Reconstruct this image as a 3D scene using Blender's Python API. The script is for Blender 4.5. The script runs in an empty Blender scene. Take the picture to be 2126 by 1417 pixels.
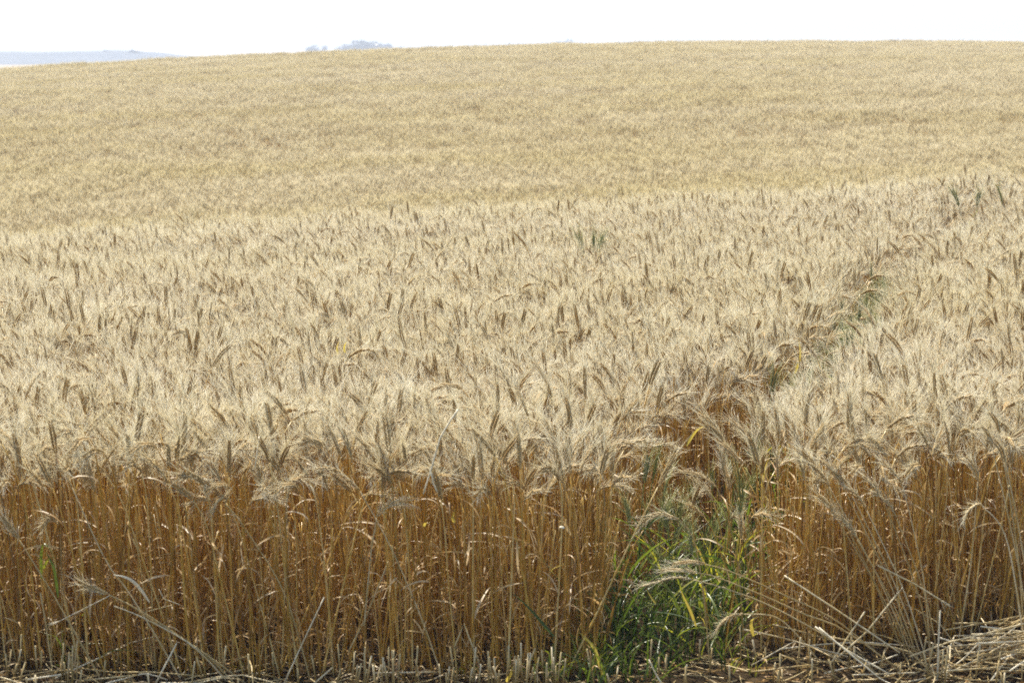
import bpy, math, random
import numpy as np
from mathutils import Vector, Matrix

random.seed(7)
rng = np.random.default_rng(7)
R = math.radians
scene = bpy.context.scene
COL = scene.collection

# ------------------------------------------------------------------ camera, world, sun, exposure
CAM_Z = 2.46
FPX = 4134.0                       # focal length in pixels of the 2126 px wide photograph (70 mm lens)
PITCH = math.atan((708.5 - 115.0) / FPX)
cam = bpy.data.cameras.new('camera')
cam.lens, cam.sensor_width = 70.0, 36.0
cam.clip_start, cam.clip_end = 0.1, 20000.0
cam.dof.use_dof = True
cam.dof.focus_distance = 11.6
cam.dof.aperture_fstop = 4.5
cam_ob = bpy.data.objects.new('camera', cam)
cam_ob.location = (0, 0, CAM_Z)
cam_ob.rotation_euler = (math.pi / 2 - PITCH, 0, 0)
COL.objects.link(cam_ob)
scene.camera = cam_ob

SUN_EL, SUN_AZ = R(61), R(-28)     # azimuth from +Y (view direction), negative = left
world = bpy.data.worlds.new('World')
scene.world = world
world.use_nodes = True
nt = world.node_tree
nt.nodes.clear()
sky = nt.nodes.new('ShaderNodeTexSky')
sky.sky_type = 'NISHITA'
sky.sun_disc = False
sky.sun_elevation = SUN_EL
sky.sun_rotation = SUN_AZ
sky.air_density, sky.dust_density, sky.ozone_density = 1.1, 1.6, 1.2
bg = nt.nodes.new('ShaderNodeBackground')
bg.inputs['Strength'].default_value = 0.135
wo = nt.nodes.new('ShaderNodeOutputWorld')
nt.links.new(sky.outputs[0], bg.inputs[0])
nt.links.new(bg.outputs[0], wo.inputs[0])

sun = bpy.data.lights.new('sun', 'SUN')
sun.energy, sun.angle, sun.color = 5.0, R(0.5), (1.0, 0.965, 0.91)
sun_ob = bpy.data.objects.new('sun', sun)
sdir = Vector((math.sin(SUN_AZ) * math.cos(SUN_EL), math.cos(SUN_AZ) * math.cos(SUN_EL), math.sin(SUN_EL)))
sun_ob.rotation_euler = sdir.to_track_quat('Z', 'Y').to_euler()
COL.objects.link(sun_ob)

scene.view_settings.view_transform = 'Standard'
scene.view_settings.look = 'None'
scene.view_settings.exposure = 0.88
scene.view_settings.gamma = 1.0
scene.cycles.max_bounces = 9
scene.cycles.diffuse_bounces = 4
scene.cycles.glossy_bounces = 2
scene.cycles.transmission_bounces = 6
scene.cycles.volume_bounces = 0
scene.cycles.use_adaptive_sampling = True
scene.cycles.adaptive_threshold = 0.008
scene.cycles.use_denoising = False        # the crop's own fine texture is crisper without it
scene.cycles.sample_clamp_indirect = 4.0

# ------------------------------------------------------------------ authoring helpers
CP, SP = math.cos(PITCH), math.sin(PITCH)


def ray(px, py):
    x, y = (px - 1063.0) / FPX, (708.5 - py) / FPX
    return np.array([x, CP + y * SP, -SP + y * CP])


def at(px, py, d):
    """The place a photograph pixel shows when it lies D metres ahead."""
    r = ray(px, py)
    return np.array([0, 0, CAM_Z]) + r * (d / r[1])


def on(px, py, z=0.0):
    r = ray(px, py)
    return np.array([0, 0, CAM_Z]) + r * ((z - CAM_Z) / r[2])


def smax(a, b, k):
    h = np.clip(0.5 + 0.5 * (a - b) / k, 0, 1)
    return b + (a - b) * h + k * h * (1 - h)


def ground(x, y):
    x, y = np.asarray(x, float), np.asarray(y, float)
    xc = np.clip(x, -60, 60)
    near = np.clip(0.004 * (y - 8), 0, 0.06) * np.clip(x, -14, 14) - 0.011 * np.clip(y - 8, 0, 20)
    near = near - 0.013 * np.clip(y - 20.5, 0, 40) ** 2
    zc = 1.99 + 0.0263 * xc - 0.00067 * xc ** 2
    k = np.clip(110 - y, -3, 200)
    hill = zc - 0.039 * k - 0.10 * np.clip(1 - np.abs(y - 110) / 25, 0, 1) ** 2
    hill = hill - 0.0012 * np.clip(y - 112, 0, 60) ** 2 - 0.05 * np.clip(y - 172, 0, 60)
    hill = np.maximum(hill, -3.2)
    z = smax(near, hill, 0.25)
    far = np.clip((y - 250) / 200, 0, 1)
    z = z * (1 - far) + far * (-1.2 + 0.0 * x)
    return z


# value noise for crop variation (heights, gaps), plain numpy
_perm = rng.random((64, 64))


def noise2(x, y):
    xi, yi = np.floor(x).astype(int), np.floor(y).astype(int)
    fx, fy = x - xi, y - yi
    fx, fy = fx * fx * (3 - 2 * fx), fy * fy * (3 - 2 * fy)
    g = lambda i, j: _perm[(xi + i) % 64, (yi + j) % 64]
    return (g(0, 0) * (1 - fx) + g(1, 0) * fx) * (1 - fy) + (g(0, 1) * (1 - fx) + g(1, 1) * fx) * fy


# ------------------------------------------------------------------ materials
def N(nt, kind, **kw):
    n = nt.nodes.new(kind)
    for k, v in kw.items():
        setattr(n, k, v)
    return n


def ramp(nt, stops):
    n = nt.nodes.new('ShaderNodeValToRGB')
    e = n.color_ramp.elements
    while len(e) < len(stops):
        e.new(0.5)
    for el, (p, c) in zip(e, stops):
        el.position, el.color = p, (*c, 1)
    return n


def plant_mat(name, stops, transl=0.35, gloss=0.06, rough=0.4, spread=0.35, tcol=None, field=0.0):
    """Plant tissue: colour picked by the organ's own tint plus a random step per plant; lets some light through; a little sheen."""
    m = bpy.data.materials.new(name)
    m.use_nodes = True
    nt = m.node_tree
    nt.nodes.clear()
    L = nt.links.new
    a = N(nt, 'ShaderNodeAttribute', attribute_name='tint')
    oi = N(nt, 'ShaderNodeObjectInfo')
    m1 = N(nt, 'ShaderNodeMath', operation='MULTIPLY_ADD')
    L(oi.outputs['Random'], m1.inputs[0]); m1.inputs[1].default_value = spread
    m1.inputs[2].default_value = -spread / 2
    ad = N(nt, 'ShaderNodeMath', operation='ADD')
    L(a.outputs['Fac'], ad.inputs[0]); L(m1.outputs[0], ad.inputs[1])
    geo = N(nt, 'ShaderNodeNewGeometry')
    nz = N(nt, 'ShaderNodeTexNoise'); nz.inputs['Scale'].default_value = 45
    L(geo.outputs['Position'], nz.inputs['Vector'])
    m2 = N(nt, 'ShaderNodeMath', operation='MULTIPLY_ADD')
    L(nz.outputs['Fac'], m2.inputs[0]); m2.inputs[1].default_value = 0.3; m2.inputs[2].default_value = -0.15
    ad2 = N(nt, 'ShaderNodeMath', operation='ADD')
    L(ad.outputs[0], ad2.inputs[0]); L(m2.outputs[0], ad2.inputs[1])
    rp = ramp(nt, stops)
    L(ad2.outputs[0], rp.inputs[0])
    col = rp.outputs[0]
    if field:
        mp = N(nt, 'ShaderNodeMapping'); mp.inputs['Scale'].default_value = (0.10, 0.22, 0.1)
        L(geo.outputs['Position'], mp.inputs['Vector'])
        nb = N(nt, 'ShaderNodeTexNoise'); nb.inputs['Scale'].default_value = 1.0; nb.inputs['Detail'].default_value = 3
        L(mp.outputs[0], nb.inputs['Vector'])
        r2 = ramp(nt, [(0.38, (0, 0, 0)), (0.68, (1, 1, 1))])
        L(nb.outputs['Fac'], r2.inputs[0])
        fm = N(nt, 'ShaderNodeMath', operation='MULTIPLY'); fm.inputs[1].default_value = field
        L(r2.outputs[0], fm.inputs[0])
        mx = N(nt, 'ShaderNodeMix', data_type='RGBA', blend_type='MULTIPLY')
        L(fm.outputs[0], mx.inputs[0]); L(col, mx.inputs[6]); mx.inputs[7].default_value = (0.91, 0.88, 0.66, 1)
        col = mx.outputs[2]
    d = N(nt, 'ShaderNodeBsdfDiffuse'); L(col, d.inputs[0])
    t = N(nt, 'ShaderNodeBsdfTranslucent')
    if tcol:
        mt = N(nt, 'ShaderNodeMix', data_type='RGBA', blend_type='MULTIPLY')
        mt.inputs[0].default_value = 1.0
        L(col, mt.inputs[6]); mt.inputs[7].default_value = (*tcol, 1)
        L(mt.outputs[2], t.inputs[0])
    else:
        L(col, t.inputs[0])
    ms = N(nt, 'ShaderNodeMixShader'); ms.inputs[0].default_value = transl
    L(d.outputs[0], ms.inputs[1]); L(t.outputs[0], ms.inputs[2])
    g = N(nt, 'ShaderNodeBsdfGlossy'); g.inputs['Roughness'].default_value = rough
    g.inputs['Color'].default_value = (1, 0.97, 0.9, 1)
    lw = N(nt, 'ShaderNodeLayerWeight'); lw.inputs['Blend'].default_value = 0.25
    mg = N(nt, 'ShaderNodeMath', operation='MULTIPLY_ADD')
    L(lw.outputs['Fresnel'], mg.inputs[0]); mg.inputs[1].default_value = gloss * 2.5; mg.inputs[2].default_value = gloss * 0.6
    m3 = N(nt, 'ShaderNodeMixShader'); L(mg.outputs[0], m3.inputs[0])
    L(ms.outputs[0], m3.inputs[1]); L(g.outputs[0], m3.inputs[2])
    o = N(nt, 'ShaderNodeOutputMaterial'); L(m3.outputs[0], o.inputs[0])
    return m


M = {}
M['stem'] = plant_mat('ripe_stem', [(0.0, (0.30, 0.145, 0.022)), (0.35, (0.53, 0.30, 0.046)), (0.7, (0.70, 0.46, 0.10)), (1.0, (0.73, 0.56, 0.23))], 0.27, 0.09, 0.30)
M['ear'] = plant_mat('ripe_ear', [(0.0, (0.33, 0.195, 0.065)), (0.5, (0.48, 0.325, 0.13)), (1.0, (0.66, 0.51, 0.28))], 0.18, 0.04, 0.45, field=0.5)
M['awn'] = plant_mat('awn', [(0.0, (0.78, 0.69, 0.485)), (0.5, (0.87, 0.805, 0.63)), (1.0, (0.91, 0.865, 0.73))], 0.70, 0.025, 0.35, field=0.3)
# the stand on the far slope has its own darker, olive-beige bristles
M['awn_hill'] = plant_mat('awn_hill', [(0.0, (0.67, 0.575, 0.36)), (0.5, (0.78, 0.69, 0.47)), (1.0, (0.84, 0.765, 0.56))], 0.62, 0.01, 0.45, field=0.6)
M['ear_hill'] = plant_mat('ear_hill', [(0.0, (0.34, 0.25, 0.10)), (0.5, (0.46, 0.36, 0.17)), (1.0, (0.58, 0.48, 0.28))], 0.2, 0.02, 0.5, field=0.75)
M['leaf'] = plant_mat('dry_leaf', [(0.0, (0.40, 0.22, 0.07)), (0.5, (0.54, 0.36, 0.14)), (1.0, (0.66, 0.52, 0.32))], 0.40, 0.02, 0.45, spread=0.6)
M['straw'] = plant_mat('pale_straw', [(0.0, (0.40, 0.27, 0.09)), (0.5, (0.60, 0.45, 0.20)), (1.0, (0.82, 0.71, 0.48))], 0.2, 0.06, 0.4, spread=0.6)
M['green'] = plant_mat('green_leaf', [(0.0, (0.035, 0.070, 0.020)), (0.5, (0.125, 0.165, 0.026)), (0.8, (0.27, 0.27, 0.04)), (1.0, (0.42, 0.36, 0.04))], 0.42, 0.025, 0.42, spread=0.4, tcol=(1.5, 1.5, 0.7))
M['green_ear'] = plant_mat('green_ear', [(0.0, (0.19, 0.21, 0.07)), (0.6, (0.33, 0.33, 0.11)), (1.0, (0.48, 0.43, 0.17))], 0.5, 0.05, 0.4)
M['green_awn'] = plant_mat('green_awn', [(0.0, (0.32, 0.34, 0.10)), (1.0, (0.56, 0.53, 0.22))], 0.4, 0.06, 0.35)
M['yellow'] = plant_mat('yellow_leaf', [(0.0, (0.46, 0.33, 0.05)), (1.0, (0.64, 0.50, 0.08))], 0.5, 0.03, 0.45)
M['tree'] = plant_mat('tree_leaf', [(0.0, (0.03, 0.05, 0.02)), (1.0, (0.07, 0.10, 0.035))], 0.2, 0.03, 0.5)
M['bark'] = plant_mat('bark', [(0.0, (0.10, 0.07, 0.05)), (1.0, (0.16, 0.12, 0.09))], 0.0, 0.02, 0.6)


def ground_material():
    m = bpy.data.materials.new('soil')
    m.use_nodes = True
    nt = m.node_tree
    L = nt.links.new
    b = nt.nodes['Principled BSDF']
    b.inputs['Roughness'].default_value = 0.95
    b.inputs['Specular IOR Level'].default_value = 0.05
    geo = N(nt, 'ShaderNodeNewGeometry')
    n1 = N(nt, 'ShaderNodeTexNoise'); n1.inputs['Scale'].default_value = 14; n1.inputs['Detail'].default_value = 8
    L(geo.outputs['Position'], n1.inputs['Vector'])
    r1 = ramp(nt, [(0.3, (0.020, 0.013, 0.006)), (0.55, (0.042, 0.027, 0.012)), (0.75, (0.085, 0.058, 0.028))])
    L(n1.outputs['Fac'], r1.inputs[0])
    # far fields: patches of stubble, ripe grain and fallow
    mp = N(nt, 'ShaderNodeMapping'); mp.inputs['Scale'].default_value = (0.004, 0.0018, 0)
    L(geo.outputs['Position'], mp.inputs['Vector'])
    v = N(nt, 'ShaderNodeTexNoise'); v.inputs['Scale'].default_value = 1; v.inputs['Detail'].default_value = 2
    L(mp.outputs[0], v.inputs['Vector'])
    r2 = ramp(nt, [(0.3, (0.28, 0.21, 0.125)), (0.5, (0.36, 0.27, 0.17)), (0.7, (0.29, 0.235, 0.14))])
    L(v.outputs['Fac'], r2.inputs[0])
    sx = N(nt, 'ShaderNodeSeparateXYZ'); L(geo.outputs['Position'], sx.inputs[0])
    mr = N(nt, 'ShaderNodeMapRange'); L(sx.outputs['Y'], mr.inputs['Value'])
    mr.inputs['From Min'].default_value = 24; mr.inputs['From Max'].default_value = 30
    mx = N(nt, 'ShaderNodeMix', data_type='RGBA')
    L(mr.outputs[0], mx.inputs[0]); L(r1.outputs[0], mx.inputs[6]); L(r2.outputs[0], mx.inputs[7])
    L(mx.outputs[2], b.inputs['Base Color'])
    bp = N(nt, 'ShaderNodeBump'); bp.inputs['Strength'].default_value = 0.8; bp.inputs['Distance'].default_value = 0.02
    L(n1.outputs['Fac'], bp.inputs['Height']); L(bp.outputs[0], b.inputs['Normal'])
    return m


def plain_material(name, c1, c2, scale):
    m = bpy.data.materials.new(name)
    m.use_nodes = True
    nt = m.node_tree
    b = nt.nodes['Principled BSDF']
    b.inputs['Roughness'].default_value = 0.9
    geo = N(nt, 'ShaderNodeNewGeometry')
    n1 = N(nt, 'ShaderNodeTexNoise'); n1.inputs['Scale'].default_value = scale; n1.inputs['Detail'].default_value = 6
    nt.links.new(geo.outputs['Position'], n1.inputs['Vector'])
    r1 = ramp(nt, [(0.35, c1), (0.65, c2)])
    nt.links.new(n1.outputs['Fac'], r1.inputs[0])
    nt.links.new(r1.outputs[0], b.inputs['Base Color'])
    return m


M['soil'] = ground_material()
M['far_field'] = plain_material('far_grain', (0.46, 0.36, 0.26), (0.56, 0.45, 0.32), 0.01)
M['far_green'] = plain_material('far_scrub', (0.05, 0.062, 0.065), (0.09, 0.10, 0.10), 0.03)

# ------------------------------------------------------------------ mesh helpers
def unit(v):
    n = np.linalg.norm(v)
    return v / n if n > 1e-12 else v


def frame(t):
    t = unit(t)
    a = np.array([0, 0, 1.0]) if abs(t[2]) < 0.9 else np.array([1.0, 0, 0])
    u = unit(np.cross(t, a))
    return u, np.cross(t, u)


class MB:
    """Collects polygons with a material slot and a tint per vertex; builds ONE mesh."""

    def __init__(s):
        s.v, s.f, s.m, s.t, s.mats = [], [], [], [], []

    def slot(s, mat):
        if mat not in s.mats:
            s.mats.append(mat)
        return s.mats.index(mat)

    def add(s, verts, faces, mat, tint):
        k = len(s.v)
        s.v.extend([tuple(map(float, p)) for p in verts])
        s.f.extend([tuple(i + k for i in f) for f in faces])
        s.m.extend([s.slot(mat)] * len(faces))
        if np.ndim(tint) == 0:
            s.t.extend([float(tint)] * len(verts))
        else:
            s.t.extend([float(q) for q in tint])

    def tube(s, pts, radii, sides, mat, tint, cap=True):
        pts = [np.asarray(p, float) for p in pts]
        n = len(pts)
        u, _ = frame(pts[1] - pts[0])
        verts, faces = [], []
        for i in range(n):
            t = unit(pts[min(i + 1, n - 1)] - pts[max(i - 1, 0)])
            u = unit(u - t * np.dot(u, t))
            w = np.cross(t, u)
            for k in range(sides):
                a = 2 * math.pi * k / sides
                verts.append(pts[i] + radii[i] * (math.cos(a) * u + math.sin(a) * w))
        for i in range(n - 1):
            for k in range(sides):
                a, b = i * sides + k, i * sides + (k + 1) % sides
                faces.append((a, b, b + sides, a + sides))
        if cap:
            faces.append(tuple(range(sides))[::-1])
            faces.append(tuple((n - 1) * sides + k for k in range(sides)))
        tt = tint if np.ndim(tint) == 0 else np.repeat(np.asarray(tint, float), sides)
        s.add(verts, faces, mat, tt)

    def spike(s, pts, r, mat, tint):
        """A tapering three-sided bristle."""
        n = len(pts)
        u, w = frame(pts[-1] - pts[0])
        verts, faces = [], []
        for i in range(n - 1):
            rr = r * (1 - 0.55 * i / max(n - 1, 1))
            for k in range(3):
                a = 2 * math.pi * k / 3
                verts.append(pts[i] + rr * (math.cos(a) * u + math.sin(a) * w))
        verts.append(pts[-1])
        for i in range(n - 2):
            for k in range(3):
                a, b = i * 3 + k, i * 3 + (k + 1) % 3
                faces.append((a, b, b + 3, a + 3))
        e = (n - 2) * 3
        for k in range(3):
            faces.append((e + k, e + (k + 1) % 3, e + 3))
        s.add(verts, faces, mat, tint)

    def blade(s, pts, widths, sides_dir, mat, tint, fold=0.25):
        """A leaf blade: two strips folded along the midrib."""
        n = len(pts)
        verts, faces = [], []
        for i in range(n):
            t = unit(pts[min(i + 1, n - 1)] - pts[max(i - 1, 0)])
            d = sides_dir[i] - t * np.dot(sides_dir[i], t)
            d = unit(d)
            up = np.cross(t, d)
            verts += [pts[i] - d * widths[i] / 2 + up * widths[i] * fold, pts[i], pts[i] + d * widths[i] / 2 + up * widths[i] * fold]
        for i in range(n - 1):
            a = i * 3
            faces += [(a, a + 1, a + 4, a + 3), (a + 1, a + 2, a + 5, a + 4)]
        tt = tint if np.ndim(tint) == 0 else np.repeat(np.asarray(tint, float), 3)
        s.add(verts, faces, mat, tt)

    def merge(s, o, mat4=None):
        k = len(s.v)
        V = np.array(o.v)
        if mat4 is not None:
            V = V @ mat4[:3, :3].T + mat4[:3, 3]
        s.v.extend(map(tuple, V))
        s.f.extend([tuple(i + k for i in f) for f in o.f])
        idx = [s.slot(m) for m in o.mats]
        s.m.extend([idx[i] for i in o.m])
        s.t.extend(o.t)

    def mesh(s, name):
        me = bpy.data.meshes.new(name)
        me.from_pydata(s.v, [], s.f)
        for m in s.mats:
            me.materials.append(m)
        me.polygons.foreach_set('material_index', s.m)
        me.polygons.foreach_set('use_smooth', [True] * len(s.f))
        at_ = me.attributes.new('tint', 'FLOAT', 'POINT')
        at_.data.foreach_set('value', s.t)
        me.update()
        return me


def link(name, data, parent=None, loc=None):
    o = bpy.data.objects.new(name, data)
    COL.objects.link(o)
    if parent is not None:
        o.parent = parent
    if loc is not None:
        o.location = loc
    return o


def tag(o, label, cat, group=None):
    o['label'], o['category'] = label, cat
    if group:
        o['group'] = group
    return o


# ------------------------------------------------------------------ wheat plant
def bent_path(L, n, lean, nod, az, s0=0.72, wob=0.0, base=(0, 0, 0)):
    """Centre line of stem + ear: leans a little, then bows over near the top."""
    p = np.array(base, float)
    pts = [p.copy()]
    h = np.array([math.cos(az), math.sin(az), 0])
    ph = random.uniform(0, 6.28)
    for i in range(n):
        q = (i + 0.5) / n
        k = max(0.0, (q - s0) / (1 - s0))
        th = lean * (0.4 + 0.6 * q) + nod * (k ** 1.3)
        d = h * math.sin(th) + np.array([0, 0, math.cos(th)])
        d = d + wob * np.array([math.sin(ph + q * 7), math.cos(ph * 1.7 + q * 6), 0])
        p = p + unit(d) * (L / n)
        pts.append(p.copy())
    return np.array(pts)


def resample(pts, ss):
    pts = np.asarray(pts, float)
    seg = np.linalg.norm(np.diff(pts, axis=0), axis=1)
    cum = np.concatenate([[0], np.cumsum(seg)])
    return np.stack([np.interp(ss, cum, pts[:, k]) for k in range(3)], 1), cum[-1]


def stem_mb(pts, r0, r1, tint, mat, sides=5, nodes=True):
    mb = MB()
    n = len(pts)
    rr = np.linspace(r0, r1, n)
    tt = np.full(n, float(tint))
    if nodes and n > 6:
        for k in (int(n * 0.28), int(n * 0.58)):
            rr[k] *= 1.35
            tt[k] -= 0.35
    mb.tube(pts, rr, sides, mat, tt)
    return mb


def ear_mbs(pts, tint, mats, lod=0, fat=1.0, awn_len=0.088, awn_r=0.00080, n_sp=20, per=2):
    """Ear along PTS (base to tip): two ranks of husked grains, and the bristles as a second mesh."""
    e, a = MB(), MB()
    L = sum(np.linalg.norm(np.diff(pts, axis=0), axis=1))
    az = random.uniform(0, math.pi)
    if lod == 0:
        for i in range(n_sp):
            q = (i + 0.5) / n_sp
            P, _ = resample(pts, [q * L * 0.97, min(q * L * 0.97 + 0.004, L)])
            t = unit(P[1] - P[0])
            u, w = frame(t)
            side = (math.cos(az) * u + math.sin(az) * w) * (1 if i % 2 else -1)
            oth = np.cross(t, side)
            env = fat * (0.62 + 0.55 * math.sin(math.pi * min(1, 0.12 + q * 0.86)) ** 0.8)
            ax = unit(t * math.cos(0.38) + side * math.sin(0.38) + oth * random.uniform(-.12, .12))
            ln = 0.0185 * env
            b = P[0] + side * 0.0016
            verts, faces = [], []
            uu = unit(side - ax * np.dot(side, ax))
            ww = np.cross(ax, uu)
            rings = ((0.0, 0.45), (0.35, 1.0), (0.7, 0.75), (1.0, 0.12))
            for (s_, r_) in rings:
                for k in range(5):
                    an = 2 * math.pi * k / 5 + 0.3
                    verts.append(b + ax * ln * s_ + (uu * math.cos(an) * 0.0029 + ww * math.sin(an) * 0.0046) * r_ * env)
            for j in range(3):
                for k in range(5):
                    x, y = j * 5 + k, j * 5 + (k + 1) % 5
                    faces.append((x, y, y + 5, x + 5))
            faces.append((15, 16, 17, 18, 19))
            e.add(verts, faces, mats[0], tint + random.uniform(-.15, .15))
            for c in range(per):
                sp = random.uniform(0.08, 0.80)
                wd = unit(side * random.uniform(0.2, 1.0) + oth * random.uniform(-1, 1))
                d0 = unit(t * math.cos(sp) + wd * math.sin(sp))
                d1 = unit(d0 + wd * random.uniform(-0.05, 0.35) + np.array([random.uniform(-.2, .2), random.uniform(-.2, .2), random.uniform(-.22, .08)]))
                al = awn_len * random.uniform(0.7, 1.15) * (0.75 + 0.35 * q)
                s0 = b + ax * ln * 0.85
                a.spike([s0, s0 + d0 * al * 0.5, s0 + d0 * al * 0.5 + d1 * al * 0.5], awn_r, mats[1], tint + random.uniform(-.25, .3))
    else:
        nr = 7 if lod == 1 else 5
        P, _ = resample(pts, np.linspace(0, L, nr))
        prof = np.interp(np.linspace(0, 1, nr), [0, 0.15, 0.5, 0.8, 1], [0.5, 0.95, 1, 0.8, 0.2]) * 0.0070 * fat
        prof = prof * np.array([1 + 0.22 * (-1) ** k for k in range(nr)])
        e.tube(P, prof, 4 if lod == 1 else 3, mats[0], np.full(nr, tint) + np.array([0.14 * (-1) ** k for k in range(nr)]), cap=False)
        na, ar = (26, 0.0007) if lod == 1 else (12, 0.0014)
        for i in range(na):
            q = (i + random.random()) / na
            P, _ = resample(pts, [q * L * 0.97, min(q * L * 0.97 + 0.004, L)])
            t = unit(P[1] - P[0])
            u, w = frame(t)
            an = random.uniform(0, 6.28)
            sp = random.uniform(0.1, 0.62)
            d = unit(t * math.cos(sp) + (u * math.cos(an) + w * math.sin(an)) * math.sin(sp))
            a.spike([P[0], P[0] + d * (awn_len * random.uniform(.8, 1.2) + 0.01)], ar, mats[1], tint + random.uniform(-.25, .3))
    return e, a


def dry_leaf_mb(base, tdir, tint, mat, L=0.15, w=0.009, droop=2.6, n=9, twist=3.0, tip_tint=0.0, up=0.5):
    mb = MB()
    az = random.uniform(0, 6.28)
    h = np.array([math.cos(az), math.sin(az), 0])
    p = np.array(base, float)
    th = up
    tw0, tw1 = random.uniform(-1, 1), random.uniform(-twist, twist)
    pts, ws, sd = [], [], []
    for i in range(n):
        q = i / (n - 1)
        pts.append(p.copy())
        ws.append(w * max(0.12, min(1, 0.55 + 2 * q) * (1 - q ** 2.2)))
        sidev = np.array([-h[1], h[0], 0])
        t = h * math.sin(th) + np.array([0, 0, math.cos(th)])
        nrm = np.cross(t, sidev)
        ang = tw0 + tw1 * q
        sd.append(sidev * math.cos(ang) + nrm * math.sin(ang))
        th += droop / n * random.uniform(0.4, 1.7)
        p = p + t * (L / (n - 1))
    mb.blade(np.array(pts), ws, sd, mat, np.linspace(tint, tint + tip_tint, n), fold=0.22)
    return mb


RIPE = (M['ear'], M['awn'])
HILL = (M['ear_hill'], M['awn_hill'])


class Plant:
    """The meshes of one kind of plant: stem, ear, awns, leaves."""


def make_wheat(posture, tone, lod=0, top_only=0.0):
    pl = Plant()
    pl.posture, pl.tone = posture, tone
    tint = {'russet': 0.1, 'golden': 0.48, 'pale': 0.95}[tone] + random.uniform(-.08, .08)
    Ls, Le = random.uniform(0.725, 0.84), random.uniform(0.105, 0.145)
    az = math.pi + random.gauss(0, 0.45)
    if posture == 'upright':
        lean, nod = random.uniform(-0.06, 0.10), random.uniform(0.0, 0.3)
    elif posture == 'tilted':
        lean, nod = random.uniform(0.03, 0.14), random.uniform(0.4, 1.1)
    elif posture == 'counter':
        lean, nod, az = random.uniform(0.03, 0.10), random.uniform(0.35, 0.8), random.gauss(0, 0.5)
    else:
        lean, nod = random.uniform(0.05, 0.16), random.uniform(1.5, 2.5)
        az = random.choice([math.pi, math.pi * 1.3, -0.3, math.pi * 0.8]) + random.gauss(0, 0.3)
    pts = bent_path(Ls + Le, 16, lean, nod, az, s0=0.70 if posture != 'nodding' else 0.74, wob=0.02)
    tot = Ls + Le
    if lod == 0:
        st, _ = resample(pts, np.linspace(0, Ls, 12))
    else:
        st, _ = resample(pts, np.linspace(top_only, Ls, 5 if lod == 1 else 3))
    er, _ = resample(pts, np.linspace(Ls, tot, 6))
    sides = 5 if lod == 0 else 3
    pl.stem = stem_mb(st, random.uniform(0.0034, 0.0044), 0.0022, tint, M['stem'], sides, nodes=lod == 0)
    pl.ear, pl.awns = ear_mbs(er, random.uniform(0.25, 0.75), RIPE if lod == 0 else HILL, lod, fat=random.uniform(0.92, 1.15))
    pl.leaves = []
    if lod < 2:
        for k, q in enumerate((random.uniform(.5, .8), random.uniform(.25, .55), random.uniform(.05, .35))):
            if (lod == 1 and k) or random.random() < 0.25:
                continue
            b, _ = resample(pts, [q * Ls])
            pl.leaves.append(dry_leaf_mb(b[0], None, random.uniform(0.1, 0.9), M['leaf'], L=random.uniform(.08, .22), w=random.uniform(.005, .010),
                                         droop=random.uniform(.3, 3.6), n=9 if lod == 0 else 5, twist=random.uniform(1, 6), up=random.uniform(.2, 2.7)))
    return pl


def make_green(kind, height=0.7):
    """Unripe wheat: upright green stalk with broad blades; KIND eared, leafy or yellowing."""
    pl = Plant()
    pl.posture, pl.tone = kind, 'green'
    Le = 0.11
    Ls = height - (Le if kind == 'eared' else 0)
    pts = bent_path(height, 14, random.uniform(0.0, 0.16), random.uniform(0.05, 0.5), random.uniform(0, 6.28), s0=0.7, wob=0.03)
    t0 = {'eared': 0.45, 'leafy': 0.25, 'yellowing': 0.75}[kind]
    st, _ = resample(pts, np.linspace(0, Ls if kind == 'eared' else height * 0.72, 10))
    pl.stem = stem_mb(st, 0.003, 0.0017, t0 + random.uniform(-.1, .1), M['green'], 5)
    pl.ear = pl.awns = None
    if kind == 'eared':
        er, _ = resample(pts, np.linspace(Ls, height, 6))
        pl.ear, pl.awns = ear_mbs(er, random.uniform(.2, .9), (M['green_ear'], M['green_awn']), 0, fat=1.0, awn_len=0.08)
    pl.leaves = []
    for k in range(3 if kind == 'eared' else 5):
        q = random.uniform(0.12, 0.8) if k else 0.72
        b, _ = resample(pts, [q * height * 0.72])
        yel = kind == 'yellowing' and k < 2
        pl.leaves.append(dry_leaf_mb(b[0], None, random.uniform(.1, .9) if yel else t0 + random.uniform(-.25, .2), M['yellow'] if yel else M['green'],
                                     L=random.uniform(.16, .30), w=random.uniform(.009, .014), droop=random.uniform(0.5, 2.0), n=10, twist=0.9,
                                     tip_tint=0.25, up=random.uniform(0.12, 0.5)))
    return pl


def whole(pl):
    mb = MB()
    for x in [pl.stem, pl.ear, pl.awns, *pl.leaves]:
        if x is not None:
            mb.merge(x)
    return mb


def rotz(a, tx=0.0, ty=0.0, s=1.0, loc=(0, 0, 0)):
    m = Matrix.Translation(loc) @ Matrix.Rotation(a, 4, 'Z') @ Matrix.Rotation(tx, 4, 'X') @ Matrix.Rotation(ty, 4, 'Y') @ Matrix.Scale(s, 4)
    return np.array(m)


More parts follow.
